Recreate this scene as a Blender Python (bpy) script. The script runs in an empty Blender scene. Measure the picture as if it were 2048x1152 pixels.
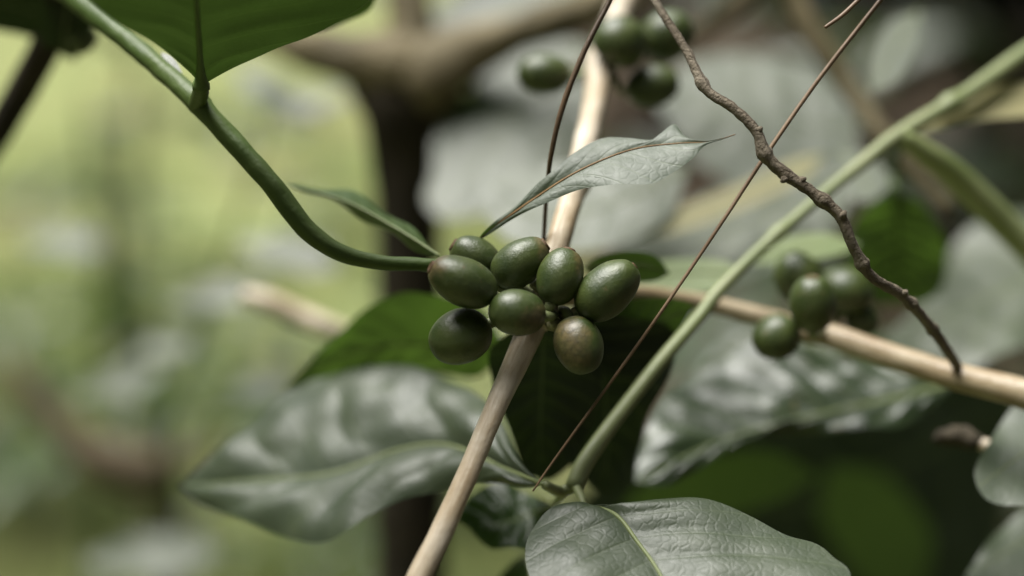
import bpy, bmesh, math, random
from mathutils import Vector, Matrix, Quaternion, noise

random.seed(11)
S = bpy.context.scene
COL = S.collection

# ------------------------------------------------------------------ camera
CAM_H, PITCH, LENS, FOCUS = 1.0, math.radians(12), 50.0, 0.300
cam = bpy.data.cameras.new("camera")
cam.lens, cam.sensor_width = LENS, 36.0
cam.clip_start, cam.clip_end = 0.01, 900.0
cam.dof.use_dof = True
cam.dof.focus_distance = FOCUS
cam.dof.aperture_fstop = 3.1
cam_ob = bpy.data.objects.new("camera", cam)
cam_ob.location = (0, 0, CAM_H)
cam_ob.rotation_euler = (math.radians(90) - PITCH, 0, 0)
COL.objects.link(cam_ob)
S.camera = cam_ob

# ------------------------------------------------------------------ sky, sun, exposure
SUN_DIR = Vector((-0.30, 0.05, 0.95)).normalized()      # towards the sun
w = bpy.data.worlds.new("World"); S.world = w; w.use_nodes = True
wn = w.node_tree
bg = wn.nodes["Background"]
sky = wn.nodes.new("ShaderNodeTexSky"); sky.sky_type = 'NISHITA'; sky.sun_disc = False
sky.sun_elevation = math.asin(SUN_DIR.z)
sky.sun_rotation = math.atan2(SUN_DIR.x, SUN_DIR.y)
sky.dust_density = 1.5; sky.air_density = 1.0; sky.ozone_density = 1.0
hs = wn.nodes.new("ShaderNodeHueSaturation"); hs.inputs["Saturation"].default_value = 0.18   # overcast
wn.links.new(sky.outputs[0], hs.inputs["Color"])
wn.links.new(hs.outputs[0], bg.inputs[0])
bg.inputs[1].default_value = 0.05
sun = bpy.data.lights.new("sun", 'SUN'); sun.energy = 5.0; sun.angle = math.radians(44); sun.color = (1.0, 0.975, 0.93)
sun_ob = bpy.data.objects.new("sun", sun)
sun_ob.rotation_euler = (-SUN_DIR).to_track_quat('-Z', 'Y').to_euler()
sun_ob.location = (0, 0, 6)
COL.objects.link(sun_ob)
S.view_settings.view_transform = 'Standard'; S.view_settings.look = 'None'
S.view_settings.exposure = 1.12; S.view_settings.gamma = 1.0
S.cycles.use_denoising = True
S.cycles.sampling_pattern = 'BLUE_NOISE'
S.cycles.max_bounces = 8; S.cycles.transparent_max_bounces = 8

# ------------------------------------------------------------------ helpers
FWD = Vector((0, math.cos(PITCH), -math.sin(PITCH)))
UPV = Vector((0, math.sin(PITCH), math.cos(PITCH)))
def P(u, v, D):
    """survey point: (u, v) on the 2048 x 1152 picture grid, D metres along the lens axis -> world"""
    k = D * 36.0 / LENS / 2048.0
    return Vector((0, 0, CAM_H)) + FWD * D + Vector((1, 0, 0)) * ((u - 1024) * k) + UPV * ((576 - v) * k)

def cr(pts, n):
    """Catmull-Rom through tuples, n samples evenly spread by length"""
    m = len(pts)
    if m == 2: pts = [pts[0], tuple((a + b) / 2 for a, b in zip(*pts)), pts[1]]; m = 3
    dim = len(pts[0]); out = []
    ext = [tuple(2 * a - b for a, b in zip(pts[0], pts[1]))] + list(pts) + [tuple(2 * a - b for a, b in zip(pts[-1], pts[-2]))]
    sub = 24
    for i in range(1, m):
        p0, p1, p2, p3 = ext[i - 1], ext[i], ext[i + 1], ext[i + 2]
        for k in range(sub):
            t = k / sub; t2 = t * t; t3 = t2 * t
            out.append(tuple(0.5 * (2 * p1[j] + (p2[j] - p0[j]) * t + (2 * p0[j] - 5 * p1[j] + 4 * p2[j] - p3[j]) * t2 + (3 * p1[j] - p0[j] - 3 * p2[j] + p3[j]) * t3) for j in range(dim)))
    out.append(tuple(pts[-1]))
    L = [0.0]
    for a, b in zip(out, out[1:]):
        L.append(L[-1] + math.sqrt(sum((x - y) ** 2 for x, y in list(zip(a, b))[:3])))
    res = []; k = 0
    for i in range(n):
        s = L[-1] * i / (n - 1)
        while k < len(L) - 2 and L[k + 1] < s: k += 1
        f = 0 if L[k + 1] == L[k] else (s - L[k]) / (L[k + 1] - L[k])
        res.append(tuple(x + (y - x) * f for x, y in zip(out[k], out[k + 1])))
    return res

def link(o, parent=None):
    COL.objects.link(o)
    if parent is not None:
        o.parent = parent
        o.matrix_parent_inverse = Matrix.Translation(-parent.location) if parent.parent is None and parent.type == 'EMPTY' else parent.matrix_world.inverted()
    return o

def mesh_ob(name, verts, faces, mat, parent=None, uvs=None, smooth=True):
    me = bpy.data.meshes.new(name)
    o_ = Vector(verts[0]) if parent is None else Vector((0, 0, 0))
    me.from_pydata([tuple(Vector(v) - o_) for v in verts], [], faces)
    if uvs:
        uvl = me.uv_layers.new(name="UVMap")
        for lp in me.loops: uvl.data[lp.index].uv = uvs[lp.vertex_index]
    if smooth: me.polygons.foreach_set("use_smooth", [True] * len(me.polygons))
    me.materials.append(mat); me.update()
    ob = bpy.data.objects.new(name, me); ob.location = o_
    return link(ob, parent)

def root(name, loc, label, cat, group=None):
    o = bpy.data.objects.new(name, None); o.empty_display_size = 0.01
    o.location = loc; COL.objects.link(o)
    o["label"] = label; o["category"] = cat
    if group: o["group"] = group
    return o

def tube_geo(path, seg=14, lump=0.0, lf=200.0, cap=True, bumps=(), seed=0.0):
    """path: list of (x, y, z, r). bumps: (index fraction, extra radius, width)"""
    n = len(path); V = []; F = []; U = []
    pts = [Vector(p[:3]) for p in path]
    T = []
    for i in range(n):
        d = pts[min(i + 1, n - 1)] - pts[max(i - 1, 0)]
        T.append(d.normalized() if d.length > 0 else Vector((0, 0, 1)))
    a = Vector((0, 0, 1)) if abs(T[0].z) < 0.9 else Vector((1, 0, 0))
    N = (a - T[0] * a.dot(T[0])).normalized()
    length = 0.0
    for i in range(n):
        if i:
            length += (pts[i] - pts[i - 1]).length
            N = (N - T[i] * N.dot(T[i])).normalized()
        B = T[i].cross(N); r = path[i][3]
        f = i / (n - 1)
        for bf, br, bw in bumps: r += br * math.exp(-((f - bf) / bw) ** 2)
        for k in range(seg):
            an = 2 * math.pi * k / seg
            d = N * math.cos(an) + B * math.sin(an)
            rr = r
            if lump: rr *= 1 + lump * noise.noise(pts[i] * lf + d * 1.3 + Vector((seed, seed, 0)))
            V.append(pts[i] + d * rr); U.append((k / seg, length))
    for i in range(n - 1):
        for k in range(seg):
            k2 = (k + 1) % seg
            F.append((i * seg + k, i * seg + k2, (i + 1) * seg + k2, (i + 1) * seg + k))
    if cap:
        for i, sgn in ((0, -1), (n - 1, 1)):
            c = len(V); V.append(pts[i] + T[i] * sgn * path[i][3] * 0.45); U.append((0.5, 0))
            for k in range(seg):
                k2 = (k + 1) % seg
                F.append((c, i * seg + k2, i * seg + k) if sgn < 0 else (c, i * seg + k, i * seg + k2))
    return V, F, U

def tube(name, ctrl, mat, parent=None, n=60, **kw):
    """ctrl: (u, v, D, r)"""
    pts = [tuple(P(c[0], c[1], c[2])) + (c[3],) for c in ctrl]
    V, F, U = tube_geo(cr(pts, n), **kw)
    return mesh_ob(name, V, F, mat, parent, U)

# ------------------------------------------------------------------ materials
class NT:
    def __init__(s, name):
        s.m = bpy.data.materials.new(name); s.m.use_nodes = True
        s.t = s.m.node_tree; s.t.nodes.clear()
        s.out = s.add("ShaderNodeOutputMaterial")
    def add(s, kind, **props):
        n = s.t.nodes.new(kind)
        for k, v in props.items(): setattr(n, k, v)
        return n
    def ln(s, a, b): s.t.links.new(a, b)
    def setin(s, n, key, v):
        if isinstance(v, bpy.types.NodeSocket): s.ln(v, n.inputs[key])
        else: n.inputs[key].default_value = v
    def coord(s, which="Object"): return s.add("ShaderNodeTexCoord").outputs[which]
    def mapping(s, vec, scale=(1, 1, 1), loc=(0, 0, 0)):
        m = s.add("ShaderNodeMapping"); s.ln(vec, m.inputs[0]); m.inputs["Scale"].default_value = scale; m.inputs["Location"].default_value = loc
        return m.outputs[0]
    def noise(s, vec, scale, detail=4, rough=0.55):
        n = s.add("ShaderNodeTexNoise"); s.ln(vec, n.inputs["Vector"])
        n.inputs["Scale"].default_value = scale; n.inputs["Detail"].default_value = detail; n.inputs["Roughness"].default_value = rough
        return n.outputs["Fac"]
    def math(s, op, a, b=0.0, c=None, clamp=False):
        n = s.add("ShaderNodeMath", operation=op, use_clamp=clamp)
        s.setin(n, 0, a); s.setin(n, 1, b)
        if c is not None: s.setin(n, 2, c)
        return n.outputs[0]
    def ramp(s, fac, stops):
        r = s.add("ShaderNodeValToRGB"); s.ln(fac, r.inputs[0])
        e = r.color_ramp.elements
        while len(e) < len(stops): e.new(0.5)
        for el, (p, c) in zip(e, stops):
            el.position = p; el.color = (*c, 1) if len(c) == 3 else c
        return r.outputs[0]
    def mix(s, fac, a, b):
        n = s.add("ShaderNodeMix", data_type='RGBA')
        s.setin(n, 0, fac)
        for i, v in ((6, a), (7, b)):
            if isinstance(v, bpy.types.NodeSocket): s.ln(v, n.inputs[i])
            else: n.inputs[i].default_value = (*v, 1)
        return n.outputs[2]
    def bump(s, h, strength, dist):
        b = s.add("ShaderNodeBump"); s.ln(h, b.inputs["Height"]); b.inputs["Strength"].default_value = strength; b.inputs["Distance"].default_value = dist
        return b.outputs[0]
    def principled(s, color, rough=0.5, spec=0.5, normal=None, **kw):
        p = s.add("ShaderNodeBsdfPrincipled")
        if isinstance(color, bpy.types.NodeSocket): s.ln(color, p.inputs["Base Color"])
        else: p.inputs["Base Color"].default_value = (*color, 1)
        s.setin(p, "Roughness", rough); s.setin(p, "Specular IOR Level", spec)
        if normal is not None: s.ln(normal, p.inputs["Normal"])
        for k, v in kw.items(): s.setin(p, k, v)
        return p
    def done(s, shader): s.ln(shader, s.out.inputs[0]); return s.m

def mat_leaf(name, top=(0.014, 0.030, 0.009), top2=(0.028, 0.050, 0.014), under=(0.04, 0.075, 0.018), trans=(0.08, 0.18, 0.015),
             tr=0.3, rough=0.38, spec=0.7, vein=(0.16, 0.22, 0.07), veins=9, spots=0.0, vein_amt=0.45):
    """blade UV: x along the blade 0..1, y across 0..1 with the midrib at 0.5"""
    n = NT(name)
    uv = n.coord("UV"); ob = n.coord("Object")
    sep = n.add("ShaderNodeSeparateXYZ"); n.ln(uv, sep.inputs[0])
    ac = n.math('MULTIPLY', n.math('ABSOLUTE', n.math('SUBTRACT', sep.outputs[1], 0.5)), 2.0)
    nz = n.noise(ob, 90.0, 5); nz2 = n.noise(ob, 420.0, 4)
    col = n.mix(n.math('MULTIPLY_ADD', nz, 1.6, -0.3, clamp=True), top, top2)
    ph = n.math('FRACT', n.math('MULTIPLY', n.math('MULTIPLY_ADD', ac, -0.16, sep.outputs[0]), float(veins)))
    dv = n.math('ABSOLUTE', n.math('SUBTRACT', ph, 0.5))
    sec = n.math('SUBTRACT', 1.0, n.math('MULTIPLY', dv, 16.0), clamp=True)
    midl = n.math('SUBTRACT', 1.0, n.math('MULTIPLY', ac, 26.0), clamp=True)
    vm = n.math('MULTIPLY', n.math('MAXIMUM', n.math('MULTIPLY', sec, 0.55), midl), vein_amt)
    col = n.mix(vm, col, vein)
    und = n.mix(n.math('MULTIPLY', vm, 0.8), n.mix(nz, under, tuple(c * 0.8 for c in under)), vein)
    if spots:
        sp = n.ramp(n.noise(ob, 130.0, 3), [(0.70, (0, 0, 0)), (0.74, (1, 1, 1))])
        col = n.mix(n.math('MULTIPLY', sp, spots), col, (0.25, 0.16, 0.06))
    geo = n.add("ShaderNodeNewGeometry")
    base = n.mix(geo.outputs["Backfacing"], col, und)
    rg = n.math('ADD', n.math('MULTIPLY', geo.outputs["Backfacing"], 0.22), n.math('MULTIPLY_ADD', nz2, 0.22, rough - 0.10))
    h = n.math('ADD', n.math('MULTIPLY', nz2, 0.5), n.math('MULTIPLY', n.noise(ob, 1500.0, 3), 0.35))
    vo = n.add("ShaderNodeTexVoronoi", feature='DISTANCE_TO_EDGE'); n.ln(ob, vo.inputs["Vector"]); vo.inputs["Scale"].default_value = 520.0
    ret = n.math('MINIMUM', n.math('MULTIPLY', vo.outputs["Distance"], 3.0), 0.6)
    h = n.math('ADD', h, n.math('MULTIPLY', ret, 0.9))
    h = n.math('SUBTRACT', h, n.math('MULTIPLY', sec, 0.8))
    bp = n.bump(h, 0.16, 0.0005)
    p = n.principled(base, rg, spec, bp)
    t = n.add("ShaderNodeBsdfTranslucent"); t.inputs[0].default_value = (*trans, 1)
    tc = n.mix(n.math('MULTIPLY', vm, 0.6), n.mix(nz, trans, tuple(c * 0.6 for c in trans)), (trans[0] * .5, trans[1] * .5, trans[2] * .5))
    n.ln(tc, t.inputs[0])
    mx = n.add("ShaderNodeMixShader"); mx.inputs[0].default_value = tr
    n.ln(p.outputs[0], mx.inputs[1]); n.ln(t.outputs[0], mx.inputs[2])
    return n.done(mx.outputs[0])

def mat_bark(name, a, b, c, rough=0.5, sx=9.0, sy=90.0, bump=0.5, dist=0.0006, spec=0.4, fine=900.0):
    """tube UV: x around 0..1, y along in metres"""
    n = NT(name)
    uv = n.mapping(n.coord("UV"), (sx, sy, 1)); ob = n.coord("Object")
    n1 = n.noise(uv, 1.0, 6, 0.65); n2 = n.noise(ob, 60.0, 4); n3 = n.noise(ob, fine, 4)
    col = n.mix(n.math('MULTIPLY_ADD', n1, 2.2, -0.6, clamp=True), a, b)
    col = n.mix(n.math('MULTIPLY_ADD', n2, 2.8, -1.15, clamp=True), col, c)
    h = n.math('ADD', n1, n.math('MULTIPLY', n3, 0.6))
    p = n.principled(col, n.math('MULTIPLY_ADD', n3, 0.25, rough - 0.12), spec, n.bump(h, bump, dist))
    return n.done(p.outputs[0])

def mat_berry(name, brown=0.0, brown_dir=(0, 0, 1), lo=0.1, hi=0.7, dark=1.0, seed=0.0):
    n = NT(name)
    ob = n.mapping(n.coord("Object"), (1, 1, 1), (seed, seed * .7, 0)); ob0 = n.coord("Generated")
    n1 = n.noise(ob, 160.0, 5); n2 = n.noise(ob, 900.0, 3); n3 = n.noise(ob, 2600.0, 2)
    g1 = (0.016 * dark, 0.031 * dark, 0.005 * dark); g2 = (0.056 * dark, 0.074 * dark, 0.014 * dark)
    col = n.mix(n.math('MULTIPLY_ADD', n1, 2.0, -0.5, clamp=True), g1, g2)
    sp = n.ramp(n2, [(0.60, (0, 0, 0)), (0.72, (1, 1, 1))])
    col = n.mix(n.math('MULTIPLY', sp, 0.30), col, (0.10, 0.12, 0.05))
    fl = n.ramp(n.noise(ob, 420.0, 5, .7), [(0.62, (0, 0, 0)), (0.70, (1, 1, 1))])
    col = n.mix(n.math('MULTIPLY', fl, 0.8), col, (0.085, 0.06, 0.025))
    if brown:
        v = n.add("ShaderNodeVectorMath", operation='DOT_PRODUCT'); n.ln(n.mapping(ob0, (2, 2, 2), (-1, -1, -1)), v.inputs[0]); v.inputs[1].default_value = brown_dir
        d = n.math('ADD', v.outputs["Value"], n.math('MULTIPLY_ADD', n1, 1.6, -0.8))
        mk = n.add("ShaderNodeMapRange"); n.ln(d, mk.inputs[0]); mk.inputs[1].default_value = lo; mk.inputs[2].default_value = hi
        bc = n.mix(n.math('MULTIPLY_ADD', n2, 2.4, -.7, clamp=True), (0.14, 0.105, 0.045), (0.045, 0.032, 0.013))
        col = n.mix(n.math('MULTIPLY', mk.outputs[0], brown), col, bc)
    h = n.math('ADD', n.math('MULTIPLY', n2, 0.6), n.math('MULTIPLY', n3, 0.4))
    p = n.principled(col, n.math('MULTIPLY_ADD', n2, 0.26, 0.31), 0.55, n.bump(h, 0.34, 0.0005))
    p.inputs["Subsurface Weight"].default_value = 0.0
    p.inputs["Subsurface Radius"].default_value = (0.002, 0.003, 0.001)
    p.inputs["Subsurface Scale"].default_value = 0.5
    return n.done(p.outputs[0])

def mat_plain(name, a, b, rough=0.6, scale=300.0, spec=0.3):
    n = NT(name)
    f = n.noise(n.coord("Object"), scale, 4)
    p = n.principled(n.mix(n.math('MULTIPLY_ADD', f, 2.0, -0.5, clamp=True), a, b), rough, spec, n.bump(f, 0.3, 0.0005))
    return n.done(p.outputs[0])

M = {}
M["leaf"] = mat_leaf("leaf_glossy")
M["leaf_sheen"] = mat_leaf("leaf_sheen", top=(0.028, 0.042, 0.022), top2=(0.052, 0.068, 0.034), rough=0.48, spec=0.68, tr=0.2, vein_amt=0.22, spots=0.0, vein=(0.14, 0.17, 0.085))
M["leaf_young"] = mat_leaf("leaf_young", top=(0.035, 0.065, 0.014), top2=(0.055, 0.09, 0.022), under=(0.045, 0.08, 0.016), trans=(0.085, 0.165, 0.018), tr=0.35, rough=0.38)
M["leaf_silver"] = mat_leaf("leaf_silver", top=(0.035, 0.052, 0.03), top2=(0.06, 0.08, 0.045), rough=0.58, spec=0.9, tr=0.2, vein_amt=0.2)
M["leaf_spotted"] = mat_leaf("leaf_spotted", top=(0.02, 0.034, 0.015), top2=(0.04, 0.058, 0.025), rough=0.36, spec=0.9, tr=0.2, spots=0.8, vein=(0.20, 0.25, 0.09))
M["leaf_dark"] = mat_leaf("leaf_dark", top=(0.010, 0.018, 0.006), top2=(0.016, 0.026, 0.009), under=(0.010, 0.018, 0.006), trans=(0.03, 0.06, 0.008), tr=0.1, rough=0.5, spec=0.4)  # leaf green lowered further; deep shade is put into the colour
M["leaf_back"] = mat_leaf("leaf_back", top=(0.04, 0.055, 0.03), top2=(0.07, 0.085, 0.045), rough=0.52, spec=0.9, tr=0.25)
M["bark_tan"] = mat_bark("bark_tan", (0.46, 0.395, 0.29), (0.24, 0.17, 0.09), (0.55, 0.50, 0.41), rough=0.42, spec=0.5, sx=7, sy=70, bump=0.4, dist=.0007)
M["bark_orange"] = mat_bark("bark_orange", (0.32, 0.26, 0.16), (0.15, 0.098, 0.045), (0.40, 0.345, 0.24), rough=0.42, spec=0.5, sx=6, sy=60, bump=0.4, dist=.0007)
M["stem_green"] = mat_bark("stem_green", (0.050, 0.085, 0.014), (0.034, 0.060, 0.010), (0.068, 0.10, 0.022), rough=0.52, spec=.3, bump=0.35, sx=4, sy=50)
M["dead_wood"] = mat_bark("dead_wood", (0.10, 0.075, 0.042), (0.05, 0.040, 0.024), (0.14, 0.115, 0.075), rough=0.8, sx=6, sy=25, spec=.2)
M["stem_pale"] = mat_bark("stem_pale", (0.17, 0.20, 0.085), (0.12, 0.15, 0.06), (0.22, 0.235, 0.12), rough=0.45, bump=0.2, sx=4, sy=50)
M["leaf_yellow"] = mat_leaf("leaf_yellow", top=(0.20, 0.20, 0.075), top2=(0.28, 0.24, 0.10), under=(0.20, 0.21, 0.08), trans=(0.3, 0.3, 0.08), tr=.3, rough=.5, vein=(.25, .2, .09))
M["leaf_lime"] = mat_leaf("leaf_lime", top=(0.12, 0.18, 0.045), top2=(0.17, 0.22, 0.07), under=(0.13, 0.19, 0.05), trans=(0.22, 0.32, 0.06), tr=.35, rough=.42)
M["stem_lime"] = mat_bark("stem_lime", (0.26, 0.32, 0.12), (0.20, 0.26, 0.09), (0.30, 0.34, 0.16), rough=0.45, bump=0.2, sx=4, sy=50)
M["midrib"] = mat_plain("midrib", (0.17, 0.20, 0.085), (0.12, 0.15, 0.06), 0.45, 400)
M["midrib_under"] = mat_plain("midrib_under", (0.085, 0.13, 0.035), (0.065, 0.11, 0.028), 0.5, 400)
M["leaf_under"] = mat_leaf("leaf_under", top=(0.022, 0.05, 0.014), top2=(0.04, 0.08, 0.02), under=(0.024, 0.040, 0.011), trans=(0.040, 0.080, 0.010), tr=0.25, rough=0.4, spec=.5, vein_amt=0.6)
M["leaf_shade"] = mat_leaf("leaf_shade", under=(0.026, 0.042, 0.013), trans=(0.05, 0.095, 0.014), tr=0.3, rough=0.4, spec=.4, vein_amt=0.25)
M["midrib_brown"] = mat_plain("midrib_brown", (0.12, 0.065, 0.022), (0.20, 0.12, 0.045), 0.5, 400)
M["twig"] = mat_bark("twig_bark", (0.17, 0.14, 0.10), (0.085, 0.068, 0.046), (0.25, 0.22, 0.165), rough=0.75, sx=5, sy=420, bump=1.0, dist=0.0013, spec=0.2, fine=1500)
M["straw"] = mat_bark("straw", (0.13, 0.08, 0.042), (0.075, 0.043, 0.022), (0.20, 0.135, 0.075), rough=0.5, sx=3, sy=60, bump=0.2)
M["straw_dark"] = mat_bark("straw_dark", (0.07, 0.045, 0.022), (0.04, 0.024, 0.012), (0.10, 0.06, 0.03), rough=0.5, sx=3, sy=60, bump=0.2)
M["trunk"] = mat_bark("trunk_bark", (0.022, 0.018, 0.011), (0.012, 0.010, 0.006), (0.04, 0.032, 0.02), rough=0.8, sx=6, sy=25, bump=0.9, dist=0.002, spec=0.2, fine=250)  # darkened bark: the shade below the fork is put into the colour
M["arm"] = mat_bark("arm_bark", (0.12, 0.10, 0.052), (0.055, 0.045, 0.024), (0.20, 0.165, 0.09), rough=0.7, sx=6, sy=25, bump=0.8, dist=0.002, spec=0.25, fine=250)  # lighter copy of the trunk bark, light on the fork put into the colour
M["bract"] = mat_plain("bract", (0.30, 0.30, 0.17), (0.12, 0.10, 0.055), 0.6, 900)
M["scar"] = mat_plain("blossom_scar", (0.12, 0.07, 0.032), (0.035, 0.022, 0.012), 0.7, 1500)
M["dry"] = mat_plain("dry_husk", (0.016, 0.013, 0.008), (0.065, 0.052, 0.03), 0.8, 500)

# ------------------------------------------------------------------ leaf builder
def leaf(parent, pl, mid, L, R, mat, face=1, ns=70, nt=14, veins=9, pucker=0.0, ripple=0.0, bulge=0.0, rib=0.0004, rib_mat="midrib",
         label=None, name="leaf", seed=None, ribside=1, flare=0.0, petiole=None, pet_mat="midrib", pet_r=0.0009, lift=0.0):
    """pl = (D0, u0, v0, kx, ky): mean plane of the blade; mid, L, R: midrib and the two margins from base to tip."""
    D0, u0, v0, kx, ky = pl
    seed = random.random() * 50 if seed is None else seed
    def W(p):
        d = D0 + kx * (p[0] - u0) + ky * (p[1] - v0) + (p[2] if len(p) > 2 else 0.0)
        return tuple(P(p[0], p[1], d))
    m3 = cr([W(p) for p in mid], ns)
    l3 = cr([W(p) for p in [mid[0]] + L + [mid[-1]]], ns)
    r3 = cr([W(p) for p in [mid[0]] + R + [mid[-1]]], ns)
    V = []; U = []; F = []
    cols = 2 * nt + 1
    for i in range(ns):
        s = i / (ns - 1)
        a, b, c = Vector(l3[i]), Vector(m3[i]), Vector(r3[i])
        for j in range(cols):
            q = (j - nt) / nt; t = abs(q); e = a if q < 0 else c
            V.append(b.lerp(e, t)); U.append((s, 0.5 + q / 2))
    for i in range(ns - 1):
        for j in range(cols - 1):
            k = i * cols + j
            F.append((k, k + 1, k + cols + 1, k + cols))
    # average normal; make it point to the lens if face > 0
    N = Vector((0, 0, 0))
    for f in F[::5]:
        N += (V[f[2]] - V[f[0]]).cross(V[f[3]] - V[f[1]])
    eye = Vector((0, 0, CAM_H)) - V[len(V) // 2]
    flip = (N.dot(eye) < 0) == (face > 0)
    if flip: F = [tuple(reversed(f)) for f in F]; N = -N
    # vertex normals for relief
    nn = [Vector((0, 0, 0)) for _ in V]
    for f in F:
        x = (V[f[2]] - V[f[0]]).cross(V[f[3]] - V[f[1]])
        for k in f: nn[k] += x
    length = sum((Vector(m3[i + 1]) - Vector(m3[i])).length for i in range(ns - 1))
    V2 = []
    for k, v in enumerate(V):
        i, j = divmod(k, cols); s = i / (ns - 1); q = (j - nt) / nt; t = abs(q)
        nv = nn[k].normalized() if nn[k].length > 0 else N.normalized()
        ends = min(1.0, s * 8, (1 - s) * 8)
        d = bulge * 4 * t * (1 - t) * ends
        ph = (s - 0.16 * t + .25 / veins * noise.noise(Vector((s * 9, q * 1.2, seed)))) * veins + (0.18 if q > 0 else 0.0)
        pk = abs(math.sin(math.pi * (ph + 0.5))) ** 0.7
        d += pucker * (pk - 0.5) * math.sin(math.pi * min(1, t ** 0.7)) * ends
        d += pucker * 1.0 * noise.noise(v * 110 + Vector((seed, 0, 0))) * ends * min(1, t * 4) 
        d += ripple * t * t * math.sin(s * 17 + seed + (1.7 if q > 0 else 0)) * ends
        d += ripple * 0.5 * t * t * noise.noise(v * 60 + Vector((0, seed, 0))) * ends
        V2.append(v + nv * d)
    ob = mesh_ob(name, V2, F, mat, parent, U)
    if label: ob["label"] = label
    if rib:
        c = [tuple(V2[i * cols + nt] + (nn[i * cols + nt].normalized() if nn[i * cols + nt].length else N.normalized()) * ribside * rib * 0.2) + (rib * (1.0 - 0.75 * i / (ns - 1)) + flare * math.exp(-i / (ns - 1) / .045),) for i in range(0, ns - 1)]
        Vr, Fr, Ur = tube_geo(c, seg=6)
        mesh_ob("midrib", Vr, Fr, M[rib_mat], ob, Ur)
    if petiole:
        pts = [tuple(P(*p)) + (pet_r,) for p in petiole] + [tuple(V2[nt]) + (pet_r * 0.8,)]
        Vr, Fr, Ur = tube_geo(cr(pts, 24), seg=8)
        mesh_ob("petiole", Vr, Fr, M[pet_mat], ob, Ur)
    return ob

# ------------------------------------------------------------------ ground and grass
def mat_ground():
    n = NT("ground")
    ob = n.coord("Object")
    sep = n.add("ShaderNodeSeparateXYZ"); n.ln(ob, sep.inputs[0])
    big = n.noise(ob, 0.9, 4); mid_ = n.noise(ob, 4.0, 5); fin = n.noise(ob, 40.0, 5)
    lawn = n.mix(n.math('MULTIPLY_ADD', mid_, 3.0, -1.0, clamp=True), (0.06, 0.085, 0.03), (0.27, 0.30, 0.12))
    lawn = n.mix(n.math('MULTIPLY_ADD', n.noise(ob, 1.1, 3), 5.0, -2.5, clamp=True), lawn, (0.12, 0.075, 0.04))
    soil = n.mix(fin, (0.022, 0.016, 0.010), (0.05, 0.036, 0.021))
    edge = n.math('ADD', sep.outputs[0], n.math('MULTIPLY_ADD', big, 1.2, -0.6))
    mr = n.add("ShaderNodeMapRange"); n.ln(edge, mr.inputs[0]); mr.inputs[1].default_value = -0.1; mr.inputs[2].default_value = 0.35
    col = n.mix(mr.outputs[0], lawn, soil)
    p = n.principled(col, 0.95, 0.1, n.bump(fin, 0.7, 0.03))
    return n.done(p.outputs[0])

gv = []; gf = []
NG = 80
def gpos(i): 
    x = (i / (NG / 2) - 1); return math.copysign(abs(x) ** 3 * 300, x)
for i in range(NG + 1):
    for j in range(NG + 1):
        x, y = gpos(i), gpos(j)
        gv.append((x, y, 0.05 * noise.noise(Vector((x * .5, y * .5, 0))) if abs(x) < 30 and abs(y) < 30 else 0.0))
for i in range(NG):
    for j in range(NG):
        k = i * (NG + 1) + j; gf.append((k, k + NG + 1, k + NG + 2, k + 1))
me = bpy.data.meshes.new("ground"); me.from_pydata(gv, [], gf); me.materials.append(mat_ground())
me.polygons.foreach_set("use_smooth", [True] * len(me.polygons))
g = bpy.data.objects.new("ground", me); COL.objects.link(g); g["kind"] = "structure"

def mat_grass():
    n = NT("grass")
    oi = n.noise(n.coord("Object"), 3.0, 4)
    col = n.mix(n.math('MULTIPLY_ADD', oi, 2.0, -0.5, clamp=True), (0.10, 0.13, 0.045), (0.32, 0.34, 0.14))
    d = n.principled(col, 0.55, 0.3)
    t = n.add("ShaderNodeBsdfTranslucent"); t.inputs[0].default_value = (0.29, 0.35, 0.14, 1)
    mx = n.add("ShaderNodeMixShader"); mx.inputs[0].default_value = 0.4
    n.ln(d.outputs[0], mx.inputs[1]); n.ln(t.outputs[0], mx.inputs[2])
    return n.done(mx.outputs[0])
bv = []; bf = []
for _ in range(16000):
    y = 1.6 + 7.0 * random.random() ** 1.5
    x = random.uniform(-0.52 * y - 0.5, 0.10 * y)
    if x > 0.1 + 0.5 * noise.noise(Vector((x * .9, y * .9, 3))): continue
    if noise.noise(Vector((x * 1.0, y * .8, 9))) < -0.10: continue
    h = random.uniform(.05, .16); a = random.uniform(0, 6.28); wd = random.uniform(.003, .006)
    lx, ly = math.cos(a), math.sin(a); b = len(bv); ln_ = random.uniform(.02, .09)
    px, py = -ly * wd, lx * wd
    z0 = -0.06
    bv += [(x - px, y - py, z0), (x + px, y + py, z0), (x + lx * ln_ * .4 + px * .8, y + ly * ln_ * .4 + py * .8, h * .65), (x + lx * ln_ * .4 - px * .8, y + ly * ln_ * .4 - py * .8, h * .65), (x + lx * ln_, y + ly * ln_, h)]
    bf += [(b, b + 1, b + 2, b + 3), (b + 3, b + 2, b + 4)]
gr = mesh_ob("grass", bv, bf, mat_grass())
gr["kind"] = "stuff"; gr["label"] = "bright out-of-focus grass on the ground to the left"; gr["category"] = "grass"

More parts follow.
